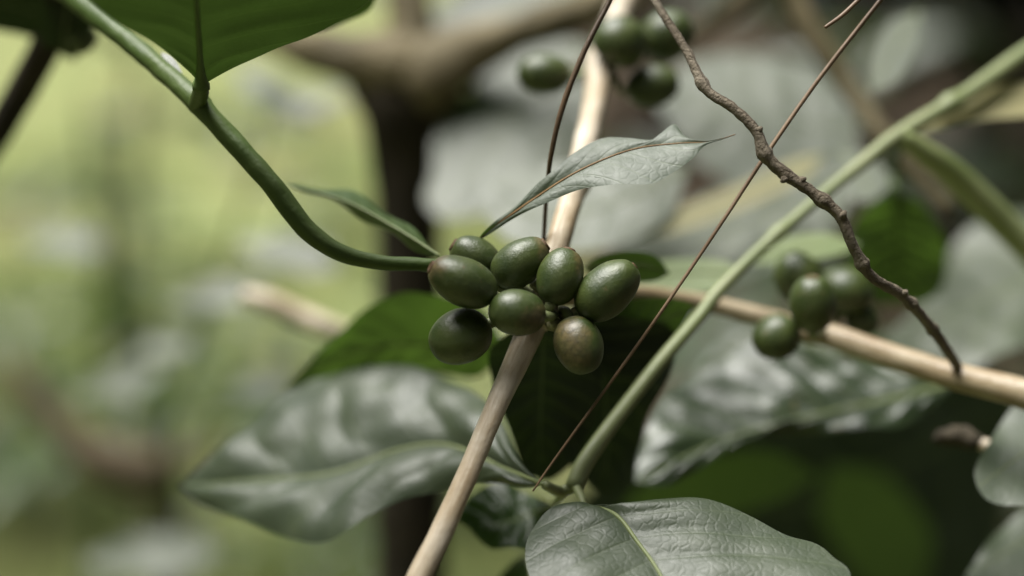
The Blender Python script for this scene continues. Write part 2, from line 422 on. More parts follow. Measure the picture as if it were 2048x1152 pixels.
# ------------------------------------------------------------------ background coffee bushes (each a thing, leaves shared meshes)
def simple_leaf_mesh(name, mat, droop, fold):
    V = []; F = []; U = []; ns, nt = 12, 3
    for i in range(ns + 1):
        s = i / ns; wd = 0.20 * math.sin(math.pi * s ** 0.85) ** 0.8 * (1 - 0.25 * s) + 0.004
        for j in range(-nt, nt + 1):
            q = j / nt
            V.append((s, wd * q, -droop * s * s + fold * abs(q) * wd + 0.02 * math.sin(s * 14 + q) * abs(q)))
            U.append((s, .5 + q / 2))
    c = 2 * nt + 1
    for i in range(ns):
        for j in range(2 * nt):
            k = i * c + j; F.append((k, k + c, k + c + 1, k + 1))
    me = bpy.data.meshes.new(name); me.from_pydata(V, [], F)
    uvl = me.uv_layers.new(name="UVMap")
    for lp in me.loops: uvl.data[lp.index].uv = U[lp.vertex_index]
    me.polygons.foreach_set("use_smooth", [True] * len(me.polygons)); me.materials.append(mat)
    return me
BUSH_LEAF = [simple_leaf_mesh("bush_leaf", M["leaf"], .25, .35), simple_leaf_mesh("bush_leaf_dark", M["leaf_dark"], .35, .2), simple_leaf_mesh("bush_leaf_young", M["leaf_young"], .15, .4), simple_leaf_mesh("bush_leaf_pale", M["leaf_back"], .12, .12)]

def place_leaf(parent, me, loc, direction, size, roll=0.0, up=Vector((0, 0, 1))):
    o = bpy.data.objects.new("leaf", me)
    X = direction.normalized(); Y = up.cross(X)
    Y = Y.normalized() if Y.length > 1e-3 else Vector((0, 1, 0)); Z = X.cross(Y)
    R = Matrix((X, Y, Z)).transposed().to_4x4() @ Matrix.Rotation(roll, 4, 'X')
    COL.objects.link(o)
    o.parent = parent
    o.matrix_parent_inverse = Matrix.Translation(-parent.location)
    o.matrix_basis = Matrix.Translation(loc) @ R @ Matrix.Scale(size, 4)
    return o

def bush(label, x, y, h, spread, nb, per, kinds, lsize=0.11, seed=1, zlo=0.12, group="coffee bushes behind the branches", stem_mat="trunk"):
    rnd = random.Random(seed)
    r = root("coffee_bush", (x, y, 0), label, "bush", group)
    c = [(x, y, -0.06, .016), (x + rnd.uniform(-.03, .03), y, h * .4, .012), (x + rnd.uniform(-.05, .05), y + .03, h * .75, .008), (x, y, h, .003)]
    V, F, U = tube_geo(cr(c, 30), seg=8, lump=.1, lf=20); mesh_ob("trunk", V, F, M[stem_mat], r, U)
    for b in range(nb):
        f = (b + 0.5) / nb; z = zlo + (h - zlo) * f; a = b * 2.4 + rnd.uniform(-.4, .4)
        ln_ = spread * (1 - 0.55 * f) * rnd.uniform(.7, 1.15)
        pts = []
        for k in range(6):
            t = k / 5
            pts.append((x + math.cos(a) * ln_ * t, y + math.sin(a) * ln_ * t, z + ln_ * (0.25 * t - 0.38 * t * t), .005 * (1 - .7 * t)))
        V, F, U = tube_geo(cr(pts, 14), seg=6); mesh_ob("branch", V, F, M[stem_mat], r, U)
        for k in range(per):
            t = .25 + .75 * (k // 2 + .5) / (per / 2); i = min(4, int(t * 5)); p = Vector(pts[i][:3]).lerp(Vector(pts[i + 1][:3]), t * 5 - i) if i < 5 else Vector(pts[5][:3])
            sd = 1 if k % 2 else -1
            d = Vector((math.cos(a + sd * rnd.uniform(.6, 1.2)), math.sin(a + sd * rnd.uniform(.6, 1.2)), rnd.uniform(-.35, .35)))
            place_leaf(r, BUSH_LEAF[rnd.choice(kinds)], p, d, lsize * rnd.uniform(.7, 1.2), rnd.uniform(-.5, .5))
    return r

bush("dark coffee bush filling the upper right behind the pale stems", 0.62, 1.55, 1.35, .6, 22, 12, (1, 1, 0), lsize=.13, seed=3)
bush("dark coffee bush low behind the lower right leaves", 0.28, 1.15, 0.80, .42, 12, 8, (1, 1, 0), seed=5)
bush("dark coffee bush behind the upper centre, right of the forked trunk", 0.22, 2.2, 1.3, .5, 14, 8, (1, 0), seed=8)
for k, (x, y, h, nm) in enumerate(((-.95, 2.6, .42, "low weedy bush on the lawn, nearest the left edge"), (-.55, 3.1, .38, "low weedy bush on the lawn, left of the trunk"), (-1.15, 4.2, .55, "taller weedy bush on the lawn, far left"), (-.75, 5.4, .6, "farthest weedy bush on the lawn"), (-.28, 2.5, .35, "low weedy bush close behind the forked trunk"))):
    bush(nm, x, y, h, .34, 8, 8, (0, 2, 2, 3), lsize=.12, seed=60 + k, zlo=.06, group="weedy bushes on the lawn", stem_mat="stem_green")
for k, (x, y, h, nm) in enumerate(((-.27, 1.0, .80, "spindly seedling in the left background, nearest one"), (-.11, 1.2, .74, "spindly seedling between the trunk and the left leaves"), (-.40, 1.35, .90, "tallest spindly seedling in the left background"))):
    bush(nm, x, y, h, .20, 7, 4, (2, 2, 0), lsize=.06, seed=80 + k, zlo=.42, group="spindly seedlings", stem_mat="stem_green")
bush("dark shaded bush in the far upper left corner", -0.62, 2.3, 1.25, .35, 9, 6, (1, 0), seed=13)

# trees added around and behind the photographer to block sky light, three in view
def shading_tree(label, x, y, h, cr_, seed, n=3600):
    rnd = random.Random(seed)
    r = root("shade_tree", (x, y, 0), label, "tree", "shade trees round the coffee plot")
    V, F, U = tube_geo(cr([(x, y, -.08, .10), (x + .04, y, h * .4, .075), (x, y + .05, h * .75, .05), (x, y, h, .02)], 24), seg=10, lump=.12, lf=6)
    mesh_ob("trunk", V, F, M["trunk"], r, U)
    V = []; F = []
    for _ in range(n):
        while True:
            p = Vector((rnd.uniform(-1, 1), rnd.uniform(-1, 1), rnd.uniform(-1, 1)))
            if p.length < 1: break
        p = p * (0.72 + .28 * noise.noise(p * 2.3 + Vector((seed, 0, 0)))) * 1.15
        c = Vector((x, y, h * .58)) + Vector((p.x * cr_, p.y * cr_, p.z * h * .46))
        d = Vector((rnd.gauss(0, 1), rnd.gauss(0, 1), rnd.gauss(-.2, .5))).normalized(); sd = d.cross(Vector((0, 0, 1)) + Vector((rnd.gauss(0, .4), rnd.gauss(0, .4), 0))).normalized()
        l = rnd.uniform(.20, .34); b = len(V)
        V += [c, c + d * l * .45 + sd * l * .2, c + d * l, c + d * l * .45 - sd * l * .2]; F.append((b, b + 1, b + 2, b + 3))
    mesh_ob("crown", V, F, M["leaf_dark"], r, [(.5, .8)] * len(V), smooth=False)
    return r
for k, (x, y, h, c) in enumerate(((-2.6, -1.4, 5.0, 1.6), (-1.0, -2.5, 5.2, 1.7), (1.0, -2.4, 5.0, 1.7), (2.5, -1.2, 5.0, 1.6), (2.9, .9, 4.4, 1.5), (2.6, 3.2, 3.2, 1.3), (1.7, 5.2, 3.4, 1.5), (3.0, 8.0, 4.0, 2.0), (0.8, 9.0, 4.0, 1.6), (-2.9, .6, 4.6, 1.5), (-3.6, 3.2, 3.6, 1.4))):
    shading_tree(["leafy shade tree behind the photographer to the left", "leafy shade tree straight behind the photographer, left one", "leafy shade tree straight behind the photographer, right one", "leafy shade tree behind the photographer to the right", "leafy shade tree beyond the right edge", "leafy shade tree far to the right, past the bushes", "dark blurred tree behind the upper right stems", "dark far tree beyond the upper right corner", "dark far tree behind the top centre", "leafy shade tree beyond the left edge", "leafy shade tree far to the left of the lawn"][k], x, y, h, c, 40 + k)

# ------------------------------------------------------------------ forked coffee tree trunk behind
def forked_tree():
    b = P(822, 1152, 0.5251); bx, by = b.x, b.y
    t = root("coffee_tree", (P(822, 600, 0.5251).x, P(822, 600, 0.5251).y, 0), "thick blurred coffee tree trunk forking into two tan arms at the top", "tree")
    f = P(840, 150, 0.5082); bp = P(822, 600, 0.5251)
    pts = [(bp.x, bp.y, -.05, 0.01680), (bp.x, bp.y, .3, 0.01400), tuple(P(822, 1152, 0.5291)) + (0.01254,), tuple(P(822, 700, 0.5247)) + (0.01187,), tuple(P(818, 400, 0.5170)) + (0.01254,), tuple(P(815, 290, 0.5148)) + (0.01400,), tuple(P(812, 215, 0.5126)) + (0.01848,), tuple(P(818, 160, 0.5104)) + (0.02240,), tuple(P(825, 120, 0.5104)) + (0.01680,)]
    V, F, U = tube_geo(cr(pts, 80), seg=18, lump=.22, lf=70); mesh_ob("trunk", V, F, M["trunk"], t, U)
    tube("arm", [(850, 165, 0.5060, 0.01456), (770, 132, 0.5038, 0.01288), (680, 112, 0.5082, 0.00952), (580, 85, 0.5167, 0.00672), (430, 20, 0.5336, 0.00627), (200, -120, 0.5590, 0.00538)], M["arm"], t, n=50, seg=14, lump=.22, lf=70)
    tube("arm", [(838, 165, 0.5060, 0.01512), (890, 132, 0.5027, 0.01232), (1000, 80, 0.4997, 0.00762), (1110, 40, 0.4913, 0.00699), (1230, -10, 0.4828, 0.00672), (1420, -110, 0.4743, 0.00627), (1620, -260, 0.4743, 0.00538)], M["arm"], t, n=50, seg=14, lump=.22, lf=70)
    tube("arm", [(838, 170, 0.5099, 0.01344), (825, 100, 0.5099, 0.00941), (815, 30, 0.5124, 0.00851), (812, -60, 0.5167, 0.00806), (805, -320, 0.5336, 0.00627)], M["arm"], t, n=50, seg=14, lump=.22, lf=70)
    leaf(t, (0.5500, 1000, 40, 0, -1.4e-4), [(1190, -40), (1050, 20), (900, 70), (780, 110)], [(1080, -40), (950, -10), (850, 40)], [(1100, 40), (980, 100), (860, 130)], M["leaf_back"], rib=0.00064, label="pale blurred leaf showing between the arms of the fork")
    return t
forked_tree()

# ------------------------------------------------------------------ cherries
def cherry(c, D, ln_, wd, ang, toward, mat, node, label, group, scar=True, scar_big=1.0, seed=0, stalk_r=.0010):
    """c: centre on the picture grid; ln_/wd in grid px at depth D; ang: picture angle of the axis towards the blossom end;
    toward: how far the blossom end leans to the lens (radians); node: world point the stalk comes from."""
    k = D * 36 / LENS / 2048
    C = P(c[0], c[1], D); a = math.radians(ang)
    ax = (Vector((1, 0, 0)) * math.cos(a) + UPV * math.sin(a)) * math.cos(toward) - FWD * math.sin(toward)
    ax.normalize()
    X = ax.cross(Vector((.3, .2, .9))).normalized(); Y = ax.cross(X)
    R = Matrix((X, Y, ax)).transposed()
    hl, hw = ln_ * k / 2, wd * k / 2
    r = root("coffee_cherry", C - ax * hl, label, "coffee cherry", group)
    V = []; F = []; nr, sg = 30, 36
    for i in range(nr + 1):
        th = math.pi * i / nr; z = -math.cos(th); rad = math.sin(th) ** 0.93
        rad *= 1 - (0.05 + .05 * math.sin(seed * 2.7)) * z
        if z > .9: z -= (z - .9) * .25
        for j in range(sg):
            p = 2 * math.pi * j / sg
            v = Vector((math.cos(p) * rad * hw * 1.02, math.sin(p) * rad * hw * .98, z * hl))
            v *= 1 + .022 * noise.noise(v * 260 + Vector((seed * 7.1, seed, 0)))
            V.append(C + R @ v)
    for i in range(nr):
        for j in range(sg):
            j2 = (j + 1) % sg; F.append((i * sg + j, i * sg + j2, (i + 1) * sg + j2, (i + 1) * sg + j))
    ob = bpy.data.objects.new("fruit_body", bpy.data.meshes.new("fruit_body"))
    ob.data.from_pydata([tuple(v - C) for v in V], [], F); ob.data.materials.append(mat)
    ob.data.polygons.foreach_set("use_smooth", [True] * len(ob.data.polygons)); ob.data.validate()
    COL.objects.link(ob); ob.parent = r; ob.location = C - r.location
    if scar:
        V = []; F = []; sg = 18; z0 = hl * .955
        prof = [(.00125, -.0007), (.00115, .00010), (.00095, .00034), (.0007, .00018), (.0004, .0001), (.00001, .0002)]
        for pr, pz in prof:
            for j in range(sg):
                p = 2 * math.pi * j / sg; rr = pr * 1.25 * scar_big * (1 + .22 * noise.noise(Vector((math.cos(p) * 2, math.sin(p) * 2, seed * 3.3))))
                V.append(C + R @ Vector((math.cos(p) * rr, math.sin(p) * rr, z0 + pz)))
        for i in range(len(prof) - 1):
            for j in range(sg):
                j2 = (j + 1) % sg; F.append((i * sg + j, i * sg + j2, (i + 1) * sg + j2, (i + 1) * sg + j))
        mesh_ob("blossom_scar", V, F, M["scar"], r)
    if node is not None:
        e = C - ax * hl * .93
        mdl = (e - ax * min(.002, (e - node).length * .4)).lerp(node, .15)
        V, F, U = tube_geo(cr([tuple(node) + (stalk_r * 1.1,), tuple(mdl) + (stalk_r,), tuple(e) + (stalk_r * 1.25,)], 14), seg=9)
        mesh_ob("stalk", V, F, M["stem_pale"], r, U)
    return r

BN = P(1112, 622, .3075)
mb = [mat_berry("cherry_green", seed=i * .01) for i in range(3)]
MB_TIP = mat_berry("cherry_brown_tip", .75, (.6, .2, -.4), .35, .9, seed=.03)
MB_BROWN = mat_berry("cherry_browned", .85, (-.45, -.5, .35), .12, .62, seed=.05)
MB_FLUSH = mat_berry("cherry_brown_flush", .85, (.9, -.5, -.25), .5, 1.0, seed=.07)
MB_EDGE = mat_berry("cherry_brown_edge", .8, (.9, .1, .5), .8, 1.1, seed=.09)
MB_LEFT = mat_berry("cherry_brown_left_tip", .85, (-1.0, -.1, .25), .72, 1.05, seed=.13)
MB_DARK = mat_berry("cherry_dark", dark=1.15, seed=.11)
G1 = "green coffee cherries of the sharp central cluster"
cherry((925, 563), .2945, 147, 100, 155, .25, MB_LEFT, BN, "large sharp green cherry with brown tip at the left, touching the green shoot", G1, seed=1)
cherry((951, 516), .3085, 108, 84, 150, .1, mb[1], BN, "half hidden pale green cherry at the back upper left of the central cluster", G1, seed=2)
cherry((1041, 525), .3030, 130, 92, 36, .05, MB_EDGE, BN, "green cherry with rusty tip at the top middle of the central cluster", G1, seed=3)
cherry((1120, 553), .2990, 120, 91, 70, -.2, MB_EDGE, BN, "upright green cherry with brown right edge, in front of the pale branch", G1, seed=4)
cherry((1215, 580), .2985, 150, 104, 42, .1, mb[2], BN, "large clean green cherry at the far right of the central cluster", G1, scar_big=.6, seed=5)
cherry((1034, 625), .2940, 118, 96, 172, .35, MB_FLUSH, BN, "green cherry with brown flush at the centre front of the cluster", G1, scar=False, seed=6)
cherry((920, 674), .3000, 131, 113, 205, .25, MB_DARK, BN, "dark shaded green cherry at the lower left of the central cluster", G1, scar=False, seed=7)
cherry((1158, 691), .2975, 122, 100, -72, .3, MB_BROWN, BN, "browned cherry hanging at the lower right of the central cluster", G1, scar=False, seed=8)

G2 = "blurred cherries at the top of the pale branch"
TN = P(1212, 120, .372)
cherry((1088, 148), .366, 112, 84, 178, .1, mb[0], TN, "blurred cherry alone left of the pale branch near the top", G2, scar=False, seed=11)
cherry((1241, 82), .362, 100, 112, 60, .5, mb[1], TN, "blurred cherry touching the pale branch at the top edge", G2, scar=False, seed=12)
cherry((1334, 72), .374, 112, 104, 20, .1, mb[2], TN, "blurred cherry at the top right behind the dry twig", G2, scar=False, seed=13)
cherry((1305, 172), .368, 112, 88, 10, .2, mb[0], TN, "lowest blurred cherry of the top cluster", G2, scar=False, seed=14)
G3 = "blurred cherries on the right hand tan branch"
RN = P(1655, 650, .3505)
cherry((1598, 558), .356, 118, 100, 120, .2, mb[1], RN, "pale blurred cherry at the upper left of the right cluster", G3, scar=False, seed=21)
cherry((1690, 578), .353, 92, 112, 80, .3, mb[2], RN, "blurred cherry behind the dry twig in the right cluster", G3, scar=False, seed=22)
cherry((1625, 608), .333, 118, 94, 95, .35, MB_TIP, RN, "front cherry of the right cluster, standing on the tan branch", G3, scar_big=1.0, seed=23)
cherry((1551, 675), .341, 98, 94, 205, .2, mb[0], RN, "round cherry hanging at the lower left of the right cluster", G3, scar=False, seed=24)
cherry((1724, 640), .355, 70, 66, -20, .1, mb[1], RN, "smallest cherry of the right cluster, tucked in at its right", G3, scar=False, seed=25)

# ------------------------------------------------------------------ pale fruiting branch
def pale_branch():
    r = root("coffee_branch", P(1250, -20, .388), "pale tan woody branch rising through the central cherry cluster to the top", "branch", "coffee branches")
    tube("stem", [(1420, -110, .474, .0046), (1340, -90, .41, .0042), (1258, -10, .388, .0034), (1224, 60, .376, .0034), (1205, 112, .369, .0038), (1200, 130, .367, .0038), (1192, 190, .358, .0030), (1170, 290, .340, .0028), (1142, 400, .325, .0027), (1118, 480, .317, .0028), (1085, 600, .3125, .0031), (1048, 690, .3065, .0029), (985, 830, .2985, .0023), (930, 960, .2925, .0023), (880, 1070, .288, .0024), (830, 1170, .284, .0024), (760, 1330, .279, .0022), (720, 1440, .277, .001)], M["bark_tan"], r, n=220, seg=22, lump=.06, lf=180,
         bumps=[(.29, .0006, .010), (.585, .0010, .012), (.70, .0004, .008)])
    # node collar
    tube("node_collar", [(1096, 560, .3115, .0030), (1092, 590, .3108, .0040), (1084, 620, .3095, .0040), (1072, 650, .3085, .0030)], M["bark_tan"], r, n=24, seg=18, lump=.16, lf=500)
    for a, b, c in (((1092, 640, .3035, .0008), (1104, 622, .3015, .0013), (1112, 606, .3010, .0006)), ((1124, 636, .3030, .0009), (1142, 628, .3005, .0010), (1156, 618, .3000, .0008)), ((1100, 650, .3045, .0012), (1112, 648, .3015, .0015), (1124, 656, .3010, .0006)), ((1066, 566, .3075, .0010), (1080, 574, .3060, .0016), (1092, 588, .3055, .0008))):
        tube("bract", [a, b, c], M["bract"], r, n=12, seg=10, lump=.3, lf=700)
    # the sharp half-grey leaf crossing the branch
    leaf(r, (.303, 1200, 330, -2e-5, -0.95e-4), [(955, 482, .016), (985, 455, .013), (1030, 425, .009), (1072, 396, .006), (1140, 352, .002), (1213, 317), (1280, 296), (1359, 287), (1420, 284), (1475, 268)],
         [(970, 462, .013), (1030, 412, .008), (1075, 368, .004), (1101, 346, .002), (1155, 300), (1205, 275), (1255, 276), (1301, 281), (1322, 267), (1349, 248), (1372, 273), (1405, 284), (1445, 277)],
         [(975, 470, .014), (1030, 436, .010), (1080, 412, .006), (1155, 379, .002), (1230, 370), (1301, 367), (1338, 347), (1384, 317), (1410, 293), (1445, 280)],
         M["leaf_silver"], ns=130, nt=22, pucker=.00012, ripple=.0003, bulge=.0004, rib=.00036, rib_mat="midrib_brown", label="sharp grey-green leaf with a brown midrib, tip pointing right", seed=3)
    # dark leaves hanging below the cluster
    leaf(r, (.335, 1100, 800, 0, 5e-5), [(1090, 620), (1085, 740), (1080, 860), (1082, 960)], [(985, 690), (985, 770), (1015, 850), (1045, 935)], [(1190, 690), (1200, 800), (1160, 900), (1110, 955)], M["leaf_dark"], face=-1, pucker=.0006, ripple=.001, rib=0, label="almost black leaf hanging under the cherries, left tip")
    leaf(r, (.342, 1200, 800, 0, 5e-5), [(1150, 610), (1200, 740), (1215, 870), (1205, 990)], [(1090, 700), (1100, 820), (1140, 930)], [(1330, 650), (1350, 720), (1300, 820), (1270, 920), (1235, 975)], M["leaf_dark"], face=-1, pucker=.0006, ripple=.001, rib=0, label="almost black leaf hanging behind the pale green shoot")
    leaf(r, (.336, 1250, 640, 0, 5e-5), [(1130, 640), (1220, 660), (1300, 650), (1390, 610)], [(1180, 620), (1260, 600), (1340, 596)], [(1180, 700), (1260, 720), (1340, 680)], M["leaf_young"], face=-1, pucker=.0004, label="green leaf half hidden behind the rightmost central cherry")
    leaf(r, (.362, 800, 680, -3e-5, 1e-4), [(1010, 690), (900, 690), (760, 690), (660, 720), (566, 778)], [(960, 620), (880, 588), (810, 585), (730, 620), (650, 690)], [(960, 750), (860, 745), (740, 745), (650, 760)], M["leaf_young"], face=-1, pucker=.0006, ripple=.001, rib=.0006, label="bright green blurred leaf behind the lower left cherry")
    leaf(r, (.335, 1250, 540, 0, 4e-5), [(1165, 535), (1230, 530), (1290, 532), (1340, 546)], [(1200, 512), (1260, 502), (1310, 512)], [(1200, 560), (1260, 565), (1310, 562)], M["leaf_young"], face=-1, pucker=.0003, ns=40, nt=8, label="small green leaf behind the rightmost central cherry")
    return r
pale_branch()

# ------------------------------------------------------------------ green shoot from the left
def left_shoot():
    r = root("coffee_branch", P(100, 20, .335), "smooth dark green shoot curving from the upper left into the cherry cluster", "branch", "coffee branches")
    tube("stem", [(60, -60, .345, .0030), (120, -25, .337, .0028), (185, 25, .329, .0026), (290, 110, .318, .0023), (376, 186, .310, .0023), (398, 206, .309, .0027), (420, 232, .308, .0023), (540, 365, .305, .0023), (610, 455, .304, .0022), (680, 505, .304, .0019), (760, 525, .305, .0016), (850, 530, .307, .0015), (960, 545, .311, .0017), (1080, 600, .311, .0019)], M["stem_green"], r, n=170, seg=20, lump=.08, lf=260)
    leaf(r, (.288, 400, 60, 4e-5, 10e-5), [(402, 172), (398, 90), (390, -20), (375, -150), (350, -280)], [(375, 140), (300, 85), (230, 38), (170, -10), (130, -100), (200, -220)], [(440, 152), (520, 115), (600, 75), (680, 36), (745, -5), (770, -90), (600, -220)],
         M["leaf_under"], face=-1, ns=80, nt=20, pucker=.0006, ripple=.0008, rib=.0008, flare=.0013, rib_mat="midrib_under", label="large dark green leaf seen from below at the top left", ribside=-1, petiole=[(392, 210, .3085), (400, 190, .304)], pet_mat="stem_green", pet_r=.0019, veins=7)
    leaf(r, (.335, 640, 30, 0, 5e-5), [(760, -30), (720, 10), (660, 40), (600, 60)], [(740, 20), (690, 45), (640, 62)], [(700, -20), (650, 10)], M["leaf_young"], face=-1, ns=30, nt=6, label="light green leaf edge showing under the large top leaf")
    leaf(r, (.316, 340, 130, 0, -1e-4), [(370, 168), (345, 135), (322, 105)], [(362, 140), (345, 112)], [(350, 160), (330, 130)], M["leaf_sheen"], ns=20, nt=5, rib=0, label="tiny pale stipule beside the large top leaf")
    leaf(r, (.326, 720, 430, -7e-5, 0), [(880, 512), (790, 455), (690, 402), (565, 365)], [(845, 475, .006), (770, 420, .010), (700, 383, .010), (640, 372, .006)], [(850, 508, .003), (770, 464, .005), (690, 416, .005), (625, 388, .003)], M["leaf_young"], ns=60, nt=10, pucker=.0003, ripple=.0006, rib=.0003, label="narrow folded leaf running down to the cluster from the shoot")
    return r
left_shoot()

# woody stem in the top left corner
def corner_stem():
    r = root("coffee_branch", P(0, 270, .40), "brownish stem with dark leaves in the top left corner", "branch", "coffee branches")
    tube("stem", [(-160, 500, .42, .0045), (-60, 350, .41, .0042), (30, 205, .40, .0042), (90, 95, .39, .0042), (130, 0, .38, .0040), (60, -60, .345, .0036)], M["trunk"], r, n=60, seg=14, lump=.08, lf=120)
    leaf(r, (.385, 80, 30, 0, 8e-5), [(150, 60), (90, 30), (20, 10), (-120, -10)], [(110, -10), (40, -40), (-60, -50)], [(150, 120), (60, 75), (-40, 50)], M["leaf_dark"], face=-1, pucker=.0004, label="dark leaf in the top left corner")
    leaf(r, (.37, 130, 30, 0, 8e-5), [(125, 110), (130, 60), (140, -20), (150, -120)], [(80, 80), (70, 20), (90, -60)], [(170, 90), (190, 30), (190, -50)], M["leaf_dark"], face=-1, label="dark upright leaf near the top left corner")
    return r
corner_stem()
cherry((162, 78), .375, 66, 60, 250, .3, MB_DARK, P(130, 20, .38), "small dark cherry in the top left corner under the dark leaves", "lone cherries", scar=False, seed=31)

# ------------------------------------------------------------------ tan branch on the right
def tan_branch():
    r = root("coffee_branch", P(2100, 795, .325), "tan woody branch slanting from the cluster to the right edge", "branch", "coffee branches")
    tube("stem", [(1092, 595, .3145, 0.00216), (1180, 590, .326, 0.00216), (1290, 590, .343, 0.00225), (1400, 606, .352, 0.00234), (1500, 628, .353, 0.00234), (1600, 655, .350, 0.00270), (1660, 672, .347, 0.00297), (1780, 712, .341, 0.00306), (1900, 750, .335, 0.00324), (2048, 788, .328, 0.00360), (2250, 850, .318, 0.00405), (2500, 930, .30, 0.00450)], M["bark_orange"], r, n=160, seg=20, lump=.06, lf=150, bumps=[(.45, .0008, .012)])
    # big glossy puckered leaf below
    leaf(r, (.372, 1550, 820, 0, -1.2e-4), [(1905, 770), (1780, 800), (1640, 830), (1450, 880), (1270, 965)],
         [(1850, 735), (1740, 715), (1600, 690), (1500, 690), (1400, 740), (1330, 800), (1280, 900)],
         [(1860, 815), (1790, 856), (1700, 868), (1600, 855), (1510, 880), (1420, 925), (1330, 968)], M["leaf_spotted"], ns=110, nt=26, pucker=.0015, ripple=.002, bulge=.001, rib=.0008, veins=8, label="large glossy puckered leaf under the tan branch")
    leaf(r, (.60, 1600, 1000, 0, 5e-5), [(2040, 780), (1850, 900), (1560, 1010), (1130, 1010)], [(1900, 720), (1750, 740), (1550, 790), (1330, 850)], [(2020, 1000), (1900, 1250), (1560, 1330), (1250, 1240)], M["leaf_dark"], face=-1, ns=60, nt=14, pucker=.001, ripple=.001, rib=0, label="big dark blurred leaf in the shade at the lower right")  # one dark blade added in place of the shaded distant background
    leaf(r, (.57, 1780, 1050, 0, 6e-5), [(1660, 930), (1740, 1010), (1780, 1090), (1810, 1220)], [(1770, 950), (1860, 1060), (1850, 1160)], [(1640, 1030), (1690, 1120), (1750, 1200)], M["leaf_young"], face=-1, ns=30, nt=8, rib=0, label="blurred olive leaf in the shade at the lower right")
    leaf(r, (.45, 1430, 990, 0, 5e-5), [(1240, 1020), (1350, 985), (1470, 960), (1640, 950)], [(1300, 960), (1420, 915), (1540, 900)], [(1330, 1040), (1450, 1030), (1560, 1000)], M["leaf_young"], face=-1, ns=30, nt=8, rib=0, label="green blurred leaf under the puckered leaf's lower margin")
    leaf(r, (.40, 1550, 700, 0, -2e-4), [(1700, 690), (1600, 690), (1500, 700), (1385, 745)], [(1640, 660), (1560, 645), (1480, 660), (1420, 700)], [(1640, 735), (1540, 750), (1440, 755)], M["leaf_back"], pucker=.001, label="pale blurred leaf just under the right cherry cluster")
    leaf(r, (.44, 1900, 600, 0, -2e-4), [(2250, 480), (2100, 540), (1950, 610), (1760, 670)], [(2150, 420), (2020, 430), (1920, 470), (1880, 560), (1800, 640)], [(2150, 650), (2048, 700), (1920, 735), (1820, 720)], M["leaf_back"], ns=70, nt=16, pucker=.0008, veins=4, ripple=.002, label="wide pale leaf at the right edge above the tan branch")
    leaf(r, (.338, 2000, 900, 0, -1.2e-4), [(2260, 800), (2120, 860), (2030, 920), (1955, 975)], [(2180, 740), (2080, 775), (2020, 820), (1975, 890), (1950, 940)], [(2220, 960), (2100, 1010), (2020, 1010), (1975, 998)], M["leaf_sheen"], pucker=.0001, ripple=.0008, veins=4, rib=.0003, label="pale glossy leaf tip at the right edge, lower of the frame")
    leaf(r, (.36, 2000, 1100, 0, -1.2e-4), [(2200, 1000), (2100, 1050), (2020, 1100), (1930, 1152)], [(2120, 990), (2048, 1020), (1980, 1080)], [(2180, 1130), (2080, 1190), (1980, 1190)], M["leaf_sheen"], pucker=.0001, ripple=.0008, veins=4, rib=.0003, label="pale glossy leaf in the lower right corner")
    return r
tan_branch()

# shrivelled bud with pale stub near the right edge
rb = root("dried_fruit", P(1965, 890, .335), "shrivelled brown dried fruit on a pale stub near the right edge", "dried fruit")
tube("husk", [(1868, 880, .348, .0008), (1890, 874, .348, .0022), (1920, 874, .347, .0026), (1945, 880, .346, .0024), (1965, 886, .345, .0014)], M["dry"], rb, n=30, seg=18, lump=.35, lf=350)
tube("stub", [(1950, 882, .346, .0014), (1980, 895, .344, .0018), (2010, 912, .342, .0016), (2080, 960, .335, .0014)], M["bark_tan"], rb, n=20, seg=12)

